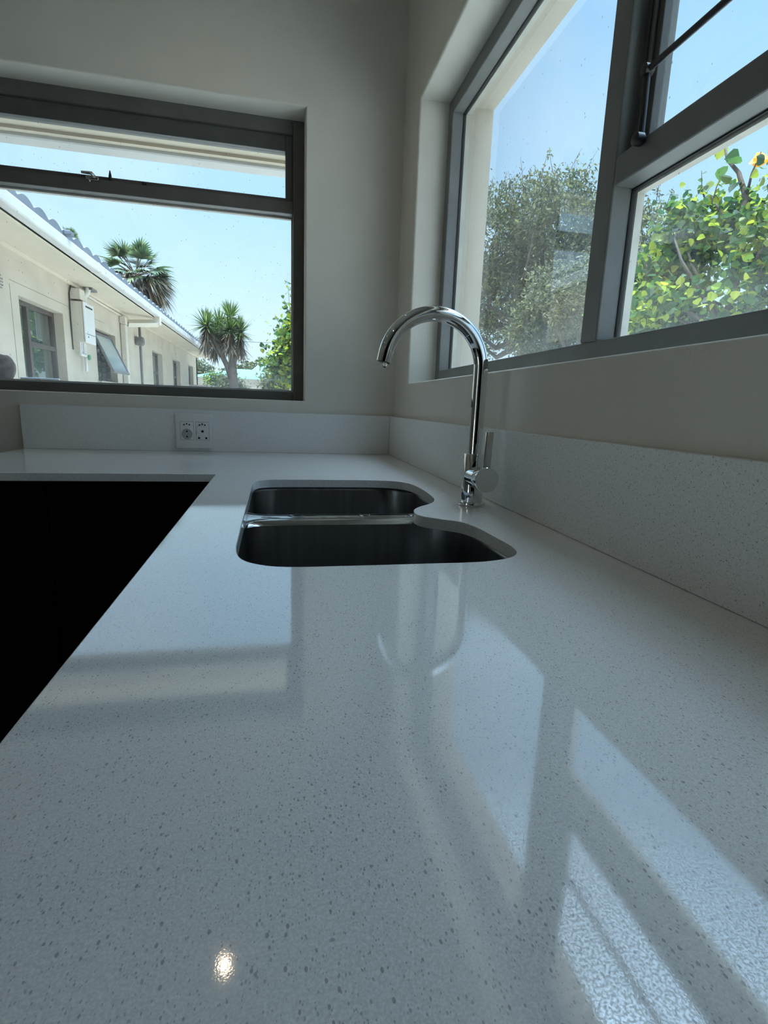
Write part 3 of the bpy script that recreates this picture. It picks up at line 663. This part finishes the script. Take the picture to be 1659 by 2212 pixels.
# air vent
vt = lathe(bmesh.new(), [(.085, 0), (.083, .012), (.078, .013)], (NX + .001, 3.73, 1.20), 'X', 32)
va = obj('air_vent', vt, M['plaster'], nb, smooth='auto')
vh = bmesh.new()
for a in range(-2, 3):
    for b in range(-2, 3):
        if abs(a) + abs(b) < 4: lathe(vh, [(.009, 0), (.009, .002), (.008, .0025)], (NX + .014, 3.73 + a * .028, 1.20 + b * .028), 'X', 10)
obj('vent_hole', vh, M['lampgrey'], va)
# downpipe: hopper below the gutter, sloping pipe under the soffit, pipe down the wall
dpb = bmesh.new()
add_box(dpb, -2.50, -2.39, 8.12, 8.24, 1.44, 1.60, bevel=.01)
def slopebox(p, q, s):
    add_tube(dpb, [p, q], s, 4)
slopebox((-2.44, 8.17, 1.47), (-2.86, 7.86, 1.40), .062)
add_box(dpb, -2.95 + .002, -2.85, 7.70, 7.88, 1.37, 1.49, bevel=.01)
add_box(dpb, -2.945, -2.86, 7.72, 7.84, GROUND, 1.37, bevel=.012)
tag(obj('downpipe', dpb, M['pvc']), 'cream square downpipe from the gutter down the house wall', 'pipe')
# gas water heater with box, flue and valves
gh = thing('water_heater', 'white gas water heater on the cream house wall beside its first window', 'water heater', (-2.88, 5.7, .85))
obj('body', box(NX + .002, -2.812, 5.52, 5.905, .852, 1.345, bevel=.008), M['pvc'], gh)
obj('front_cover', box(-2.811, -2.79, 5.515, 5.91, .848, 1.35, bevel=.008), M['white'], gh)
gs = bmesh.new(); add_box(gs, -2.7899, -2.788, 5.58, 5.84, 1.285, 1.305); obj('air_slot', gs, M['hole'], gh)
gs = bmesh.new(); add_box(gs, -2.7899, -2.788, 5.54, 5.89, .955, .963); add_box(gs, -2.7899, -2.787, 5.60, 5.63, .915, .935); obj('control_strip', gs, M['lampgrey'], gh)
obj('flue_box', box(NX + .002, -2.83, 5.54, 5.72, 1.37, 1.50, bevel=.006), M['pvc'], gh)
obj('flue_pipe', tube([(-2.86, 5.76, 1.34), (-2.86, 5.76, 1.43), (-2.83, 5.82, 1.50), (-2.82, 5.83, 1.555)], .035, 16), M['white'], gh, smooth='auto')
obj('flue_hood', box(-2.88, -2.76, 5.80, 6.0, 1.535, 1.562, bevel=.004), M['lampgrey'], gh)
vb = bmesh.new()
for y, z in ((5.56, .70), (5.62, .74), (5.70, .72)): add_tube(vb, [(-2.88, y, .86), (-2.88, y, z)], .013, 10)
add_tube(vb, [(-2.88, 5.54, .70), (-2.88, 5.74, .695)], .016, 10); add_tube(vb, [(-2.90, 5.80, .86), (-2.90, 5.80, .50)], .018, 12)
obj('water_pipe', vb, M['white'], gh, smooth='auto')
obj('valve', lathe(bmesh.new(), [(.012, 0), (.035, .01), (.035, .03), (.012, .04)], (-2.87, 5.78, .68), 'X', 16), M['green'], gh, smooth='auto')
cb = tube([(NX + .01, 5.49, .75), (NX + .012, 5.47, 1.1), (NX + .012, 5.49, 1.42), (NX + .02, 5.56, 1.545)], .007, 8)
obj('cable', cb, M['black'], gh, smooth=True)
tag(obj('conduit', tube([(NX + .022, 5.93, 1.515), (NX + .022, 7.72, 1.50)], .018, 10), M['pvc'], smooth=True), 'thin cream conduit running level under the eave beside the water heater', 'pipe')
wlm = thing('wall_lamp', 'weathered grey outdoor lamp on the cream wall right of the downpipe', 'lamp', (NX + .1, 8.67, 1.2))
obj('housing', lathe(bmesh.new(), [(.03, .0), (.075, .03), (.085, .12), (.06, .15)], (NX, 8.72, 1.20), 'X', 20), M['lampgrey'], wlm, smooth='auto')
obj('bracket', box(NX + .002, NX + .05, 8.66, 8.78, 1.13, 1.28, bevel=.01), M['lampgrey'], wlm)
cd = tube([(NX + .02, 9.0, 1.53), (NX + .02, 9.0, 1.2), (NX + .02, 9.0, GROUND)], .022, 10)
tag(obj('wall_pipe', cd, M['lampgrey'], smooth=True), 'thin grey pipe down the cream wall right of the outdoor lamp', 'pipe')

# ---------------------------------------------------------------- foliage
def leaf_cloud(rng, centres, n, size, droop=0.3, kind='quad'):
    """n leaves spread in ellipsoid shells; centres: (c, radii, weight)"""
    ws = np.array([c[2] for c in centres], float); ws /= ws.sum()
    V, F = [], []
    per = 36; clump = size * 1.7; left = 0
    for i in range(n):
        if left <= 0:                     # leaves grow in tufts at the ends of twigs
            c, rad, _ = centres[rng.choice(len(centres), p=ws)]
            d = rng.normal(size=3); d /= np.linalg.norm(d)
            r = rng.uniform(0.35, 1.0) ** .6 * (1 + .10 * rng.normal())
            cc = np.array(c) + d * np.array(rad) * r; left = int(rng.uniform(.4, 1.6) * per)
        left -= 1
        pos = cc + np.clip(rng.normal(size=3), -1.9, 1.9) * clump * np.array((1, 1, .7))
        add_leaf(V, F, rng, pos, size * rng.uniform(.6, 1.3), droop, kind)
    return V, F
HEART = [(0, 0), (-.42, .12), (-.50, .42), (-.30, .72), (0, 1.0), (.30, .72), (.50, .42), (.42, .12)]
OVAL = [(0, 0), (-.22, .35), (-.16, .75), (0, 1.0), (.16, .75), (.22, .35)]
def add_leaf(V, F, rng, pos, s, droop, kind):
    # random frame: leaf length mostly outward and down
    a = rng.uniform(0, 2 * PI); tilt = rng.normal(-droop, .55)
    ln = np.array([math.cos(a) * math.cos(tilt), math.sin(a) * math.cos(tilt), math.sin(tilt)])
    rd = rng.normal(size=3); sd = np.cross(ln, rd + np.array([0, 0, 1.2])); sd /= np.linalg.norm(sd) + 1e-9
    nn = np.cross(sd, ln)
    shp = HEART if kind == 'heart' else OVAL
    b = len(V); fold = rng.uniform(.05, .35)
    for u, v in shp: V.append(tuple(pos + (sd * u + ln * v + nn * abs(u) * fold - nn * .15 * v * v) * s))
    n = len(shp); h = n // 2
    F.append(tuple(b + k for k in range(0, h + 1))); F.append((b,) + tuple(b + k for k in range(h, n)))
def branch_net(rng, root, targets, r0):
    bm = bmesh.new(); root = Vector(root)
    for t in targets:
        t = Vector(t); mid = root.lerp(t, .5) + Vector(rng.normal(size=3) * .12 * (t - root).length)
        q1 = root.lerp(mid, .5) + Vector(rng.normal(size=3) * .03); q2 = mid.lerp(t, .5) + Vector(rng.normal(size=3) * .05)
        add_tube(bm, [root, q1, mid, q2, t], [r0, r0 * .75, r0 * .55, r0 * .35, r0 * .12], 7)
    return bm
def tree(name, label, cat, base, trunk_top, tr, blobs, n, size, lm, seed, kind='quad', sprays=0, spray_len=.5, group=None, droop=.3, nbr=14):
    rng = np.random.default_rng(seed)
    t = thing(name, label, cat, base, group)
    b = Vector(base); tt = Vector(trunk_top); bm = bmesh.new()
    add_tube(bm, [b, b.lerp(tt, .35) + Vector((.06, .05, 0)), b.lerp(tt, .7) - Vector((.05, .06, 0)), tt], [tr, tr * .85, tr * .75, tr * .6], 10)
    obj('trunk', bm, M['bark'], t, smooth=True)
    tg = []
    for i in range(nbr):
        c, rad, _ = blobs[i % len(blobs)]; d = rng.normal(size=3); d /= np.linalg.norm(d)
        tg.append(np.array(c) + d * np.array(rad) * .85)
    obj('branches', branch_net(rng, tt, tg, tr * .45), M['bark'], t, smooth=True)
    V, F = leaf_cloud(rng, blobs, n, size, droop, kind)
    # thin sprays standing out of the crown
    tw = bmesh.new()
    for i in range(sprays):
        c, rad, _ = blobs[rng.integers(len(blobs))]; d = rng.normal(size=3); d[2] = abs(d[2]) + .6; d /= np.linalg.norm(d)
        p = np.array(c) + d * np.array(rad) * .92; e = p + (d * .5 + np.array([0, 0, .6]) + rng.normal(size=3) * .25) * spray_len * rng.uniform(.5, 1.1)
        add_tube(tw, [p, (p + e) / 2 + rng.normal(size=3) * .02, e], [.008, .005, .002], 4, caps=False)
        for k in range(int(14 * spray_len / .5)):
            q = p + (e - p) * rng.uniform(.15, 1.05); add_leaf(V, F, rng, q + rng.normal(size=3) * size * .35, size * rng.uniform(.5, 1), droop, kind)
    if sprays: obj('twigs', tw, M['bark'], t)['kind'] = 'stuff'
    obj('leaves', (V, [], F), lm, t)['kind'] = 'stuff'
    return t
# trees beyond the right window
tree('olive_tree', 'dense tree with small dull green leaves behind the right window', 'tree', (4.7, 8.4, GROUND), (4.55, 8.0, 1.7), .20,
     [((3.9, 8.6, 3.5), (1.0, 1.3, .95), 3), ((4.6, 7.4, 3.5), (1.1, 1.2, .8), 3), ((4.2, 8.2, 2.4), (1.1, 1.3, .7), 2.4), ((5.4, 6.6, 3.0), (1.0, 1.0, .8), 2), ((4.2, 9.6, 2.3), (.8, .9, 1.0), 1.5), ((5.6, 9.2, 2.3), (1.1, 1.2, 1.1), 2.2), ((5.2, 8.0, 3.0), (1.0, 1.0, 1.0), 2)],
     52000, .075, M['leaf_fine'], 3, sprays=200, spray_len=.45, droop=.5, nbr=26)
tree('round_bush', 'yellowish grey green bushy tree in front of the dense tree, beside the window mullion', 'tree', (3.9, 5.2, GROUND), (3.9, 5.2, .9), .09,
     [((3.85, 5.2, 1.75), (.75, .75, .55), 3), ((4.5, 4.6, 1.7), (.8, .8, .6), 2), ((3.6, 5.7, 1.4), (.5, .5, .35), 1)],
     24000, .06, M['leaf_grey'], 8, sprays=60, spray_len=.3)
bt = tree('broadleaf_tree', 'tree with large heart shaped yellow green leaves behind the right pane', 'tree', (3.7, 2.2, GROUND), (3.7, 2.2, .9), .05,
     [((3.6, 2.80, 1.72), (.36, .36, .28), 1.5), ((3.6, 3.08, 1.46), (.26, .26, .26), 1.3), ((3.6, 2.40, 1.92), (.34, .32, .26), 1.3), ((3.7, 1.70, 1.6), (.5, .5, .5), 2.4), ((3.7, 1.45, 2.0), (.38, .34, .30), 1.4), ((3.45, 2.72, 2.06), (.12, .15, .16), .5), ((3.5, 2.45, 1.2), (.7, .95, .33), 3.2), ((3.55, 3.36, 1.20), (.18, .2, .2), .6)],
     9000, .066, M['leaf_big'], 21, kind='heart', sprays=16, spray_len=.26, nbr=20)
bb = bmesh.new()
add_tube(bb, [(3.6, 2.15, 1.3), (3.5, 2.16, 1.75), (3.52, 2.12, 2.05), (3.5, 2.22, 2.28), (3.5, 2.37, 2.44), (3.5, 2.44, 2.62)], [.035, .03, .024, .018, .013, .006], 8)
add_tube(bb, [(3.52, 2.12, 2.05), (3.5, 2.08, 2.22), (3.5, 2.02, 2.36)], [.014, .009, .004], 6)
add_tube(bb, [(3.5, 2.16, 1.8), (3.5, 2.35, 2.0), (3.5, 2.5, 2.2)], [.016, .011, .004], 6)
obj('bare_branch', bb, M['bark'], bt, smooth=True)
rng = np.random.default_rng(4); V, F = [], []
for p in ((3.5, 2.09, 2.34), (3.5, 2.12, 2.32)): add_leaf(V, F, rng, np.array(p), .13, .1, 'heart')
obj('orange_leaf', (V, [], F), M['leaf_orange'], bt)['label'] = 'orange dying leaves near the top'
V, F = [], []
for p in ((3.5, 2.28, 2.26), (3.5, 2.40, 2.40), (3.5, 2.44, 2.58), (3.5, 2.30, 2.62), (3.5, 2.2, 2.2), (3.5, 2.48, 2.3), (3.5, 2.36, 2.05), (3.5, 2.2, 2.36), (3.5, 2.24, 2.42)): add_leaf(V, F, rng, np.array(p), .12, .2, 'heart')
obj('top_leaves', (V, [], F), M['leaf_big'], bt)

# leafy tree at the right edge of the left window
tree('garden_tree', 'leafy yellow green tree at the right edge of the left window', 'tree', (.35, 12.2, GROUND), (.35, 12.2, .8), .10,
     [((.38, 12.2, 1.65), (.68, .7, .75), 3), ((-.10, 12.1, 1.15), (.42, .42, .4), 1.6), ((.6, 12.2, 2.2), (.6, .6, .45), 1)],
     4200, .11, M['leaf_big'], 31, kind='heart', sprays=36, spray_len=.6)
for i, (x, y, z, r, lab) in enumerate(((-1.7, 14.3, .55, .32, 'low round bush left of the leafy garden tree, against the pale wall'), (-.35, 14.4, .75, .42, 'low round bush right of the yucca, under the leafy garden tree'),
                                  (-2.75, 20.5, .95, .30, 'small yellow green bush at the far corner of the cream house'))):
    tree('garden_bush', lab, 'bush', (x, y, GROUND), (x, y, .1), .05, [((x, y, z), (r, r, r * .75), 1)], 1800, .10, M['leaf_big'] if i == 2 else M['leaf_grey'], 50 + i, sprays=10, spray_len=.25, group='garden bushes')
for i, (x, z, lab) in enumerate(((-6.6, 2.6, 'far dark tree behind the yucca, nearest the cream house'), (-1.8, 2.4, 'far dark tree behind the yucca trunks'), (3.2, 2.3, 'far dark tree behind the leafy garden tree'))):
    tree('distant_tree', lab, 'tree', (x, 36, GROUND), (x, 36, .9), .15, [((x, 36, z - .6), (1.5, 1.2, .85), 2), ((x + .9, 36.3, z - .9), (1.1, 1, .7), 1)], 3500, .28, M['leaf_fine'], 70 + i, group='far trees')

# fan palms behind the house
def blade(V, F, base, d, width, length, rng, up=(0, 0, 1), curl=.3, seg=4):
    d = np.array(d, float); d /= np.linalg.norm(d); s = np.cross(d, np.array(up) + rng.normal(size=3) * .15); s /= np.linalg.norm(s) + 1e-9
    b = len(V); p = np.array(base, float)
    for k in range(seg + 1):
        t = k / seg; wv = width * (1 - t) ** .7 * .5 + .001
        q = p + d * length * t + np.array([0, 0, -1]) * curl * length * t * t
        V.append(tuple(q - s * wv)); V.append(tuple(q + s * wv))
    for k in range(seg): F.append((b + 2 * k, b + 2 * k + 1, b + 2 * k + 3, b + 2 * k + 2))
def fan_palm(base, crown, R, nf, nd, seed, label):
    rng = np.random.default_rng(seed)
    t = thing('fan_palm', label, 'palm tree', base, 'fan palms')
    c = Vector(crown)
    obj('trunk', tube([base, Vector(base).lerp(c, .5), c], [.28, .2, .2], 12), M['bark'], t, smooth=True)
    V, F, st = [], [], bmesh.new()
    for i in range(nf):
        a = rng.uniform(0, 2 * PI); el = rng.uniform(-.45, 1.35)
        d = np.array([math.cos(a) * math.cos(el), math.sin(a) * math.cos(el), math.sin(el)])
        hub = np.array(crown) + d * R * rng.uniform(.45, .62)
        add_tube(st, [crown, tuple(hub)], [.02, .012], 5, caps=False)
        side = np.cross(d, [0, 0, 1.0]); side /= np.linalg.norm(side) + 1e-9; upv = np.cross(side, d)
        side = side * math.cos(.4) + upv * math.sin(rng.uniform(-.5, .5))
        for k in range(15):
            f = math.radians(-78 + 156 * k / 14)
            blade(V, F, hub, d * math.cos(f) + side * math.sin(f), R * .085, R * .46 * (1 - .25 * abs(math.sin(f))), rng, up=upv, curl=.28 if el < .6 else .15)
    obj('fronds', (V, [], F), M['leaf_palm'], t); obj('stems', st, M['leaf_dry'], t)
    V, F = [], []
    for i in range(nd):
        a = rng.uniform(0, 2 * PI); el = rng.uniform(-1.45, -.05)
        d = np.array([math.cos(a) * math.cos(el), math.sin(a) * math.cos(el), math.sin(el)])
        hub = np.array(crown) + d * R * rng.uniform(.3, .6)
        blade(V, F, crown, d, .03, R * .6, rng, curl=.1, seg=3)
        for k in range(9):
            dd = d + rng.normal(size=3) * .28; blade(V, F, hub, dd, R * .06, R * rng.uniform(.35, .6), rng, curl=.5)
    dd_ = obj('dead_fronds', (V, [], F), M['leaf_dry'], t); dd_['label'] = 'dry brown hanging fronds'
    return t
fan_palm((-5.9, 22, GROUND), (-5.9, 22, 5.0), 1.6, 52, 170, 11, 'large fan palm rising behind the gutter of the cream house')
fan_palm((-9.1, 24.5, GROUND), (-9.05, 24.5, 6.55), .75, 22, 6, 12, 'small fan palm top just above the roof tiles of the cream house')
# yucca with several heads
yu = thing('yucca', 'tall yucca with several spiky heads right of the cream house', 'yucca tree', (-1.55, 12, GROUND))
heads = [(-1.50, 12.0, 2.20, .46), (-2.06, 11.9, 1.96, .46), (-1.76, 12.2, 2.00, .50), (-1.26, 12.0, 1.86, .46), (-1.48, 11.8, 1.88, .42), (-1.88, 12.1, 1.76, .42)]
yb = bmesh.new()
add_tube(yb, [(-1.40, 12, GROUND), (-1.44, 12, .3), (-1.46, 12, 1.0), (-1.50, 12, 1.5), (-1.5, 12, 2.15)], [.13, .12, .10, .07, .05], 10)
add_tube(yb, [(-1.44, 12, .5), (-1.60, 12, 1.05), (-1.82, 12, 1.5), (-2.05, 11.92, 1.9)], [.07, .065, .06, .05], 8)
add_tube(yb, [(-1.46, 12, 1.0), (-1.33, 12, 1.4), (-1.26, 12, 1.8)], [.06, .05, .05], 8); add_tube(yb, [(-1.7, 12, 1.25), (-1.76, 12.1, 1.6), (-1.75, 12.2, 1.9)], [.07, .06, .05], 8)
obj('trunks', yb, M['bark'], yu, smooth=True)
rng = np.random.default_rng(7)
for (x, y, z, R) in heads:
    V, F = [], []
    for i in range(150):
        a = rng.uniform(0, 2 * PI); el = rng.uniform(-.5, 1.5); d = (math.cos(a) * math.cos(el), math.sin(a) * math.cos(el), math.sin(el))
        blade(V, F, (x, y, z), d, .045, R * rng.uniform(.8, 1.1), rng, curl=.08)
    obj('leaf_rosette', (V, [], F), M['leaf_yucca'], yu)
    V, F = [], []
    for i in range(120):
        a = rng.uniform(0, 2 * PI); el = rng.uniform(-1.45, -.5); d = (math.cos(a) * math.cos(el), math.sin(a) * math.cos(el), math.sin(el))
        blade(V, F, (x, y, z - rng.uniform(0, .4)), d, .045, R * rng.uniform(.6, .95), rng, curl=.15)
    obj('dry_skirt', (V, [], F), M['leaf_dry'], yu)
al = thing('aloe', 'clump of upright spiky leaves just above the far end of the gutter', 'aloe', (-3.9, 23, GROUND)); V, F = [], []
ab = tube([(-3.95, 23, GROUND), (-3.95, 23, 2.4)], .12, 8); obj('stem', ab, M['bark'], al)
for x in (-4.3, -4.05, -3.8, -3.55):
    for i in range(9):
        a = rng.uniform(0, 2 * PI); el = rng.uniform(.6, 1.5); blade(V, F, (x, 23, 2.40 - (x + 4.3) * .28), (math.cos(a) * math.cos(el), math.sin(a) * math.cos(el), math.sin(el)), .07, .75, rng, curl=.02)
obj('leaves', (V, [], F), M['leaf_yucca'], al)
# far teal roofed house
fh = thing('green_roofed_house', 'low pale house with a teal roof far behind the yucca', 'house', (-2.3, 27, GROUND))
obj('wall', box(-4.4, .8, 25.6, 29, GROUND, 1.28), M['pinkwall'], fh)
def roof(x0, x1, y0, y1, z0, zr, xr0, xr1, name):
    bm = bmesh.new(); ym = (y0 + y1) / 2
    a = [bm.verts.new(c) for c in ((x0, y0, z0), (x1, y0, z0), (x1, y1, z0), (x0, y1, z0), (xr0, ym, zr), (xr1, ym, zr))]
    for f in ((0, 1, 5, 4), (1, 2, 5), (2, 3, 4, 5), (3, 0, 4), (0, 3, 2, 1)): bm.faces.new([a[i] for i in f])
    return obj(name, bm, M['teal'], fh)
roof(-4.6, -.2, 25.2, 28.5, 1.25, 1.80, -2.4, -1.6, 'roof'); roof(-1.9, 2.2, 27.5, 31.5, 1.55, 2.35, -1.2, -.6, 'back_roof')
tag(obj('garden_wall', box(-3.4, 3.5, 15.2, 15.4, GROUND, .62), M['pinkwall']), 'low pale garden wall beyond the bushes', 'wall')
pl = thing('overhead_wire', 'thin overhead wire across the sky behind the yucca', 'wire', (-3, 41, GROUND))
obj('wire', tube([(-18, 41, 4.85), (-3, 41, 4.65), (9, 41, 4.9)], .022, 5), M['black'], pl)
for x in (-18, 9): obj('pole', tube([(x, 41, GROUND), (x, 41, 5.1)], [.12, .09], 8), M['bark'], pl)
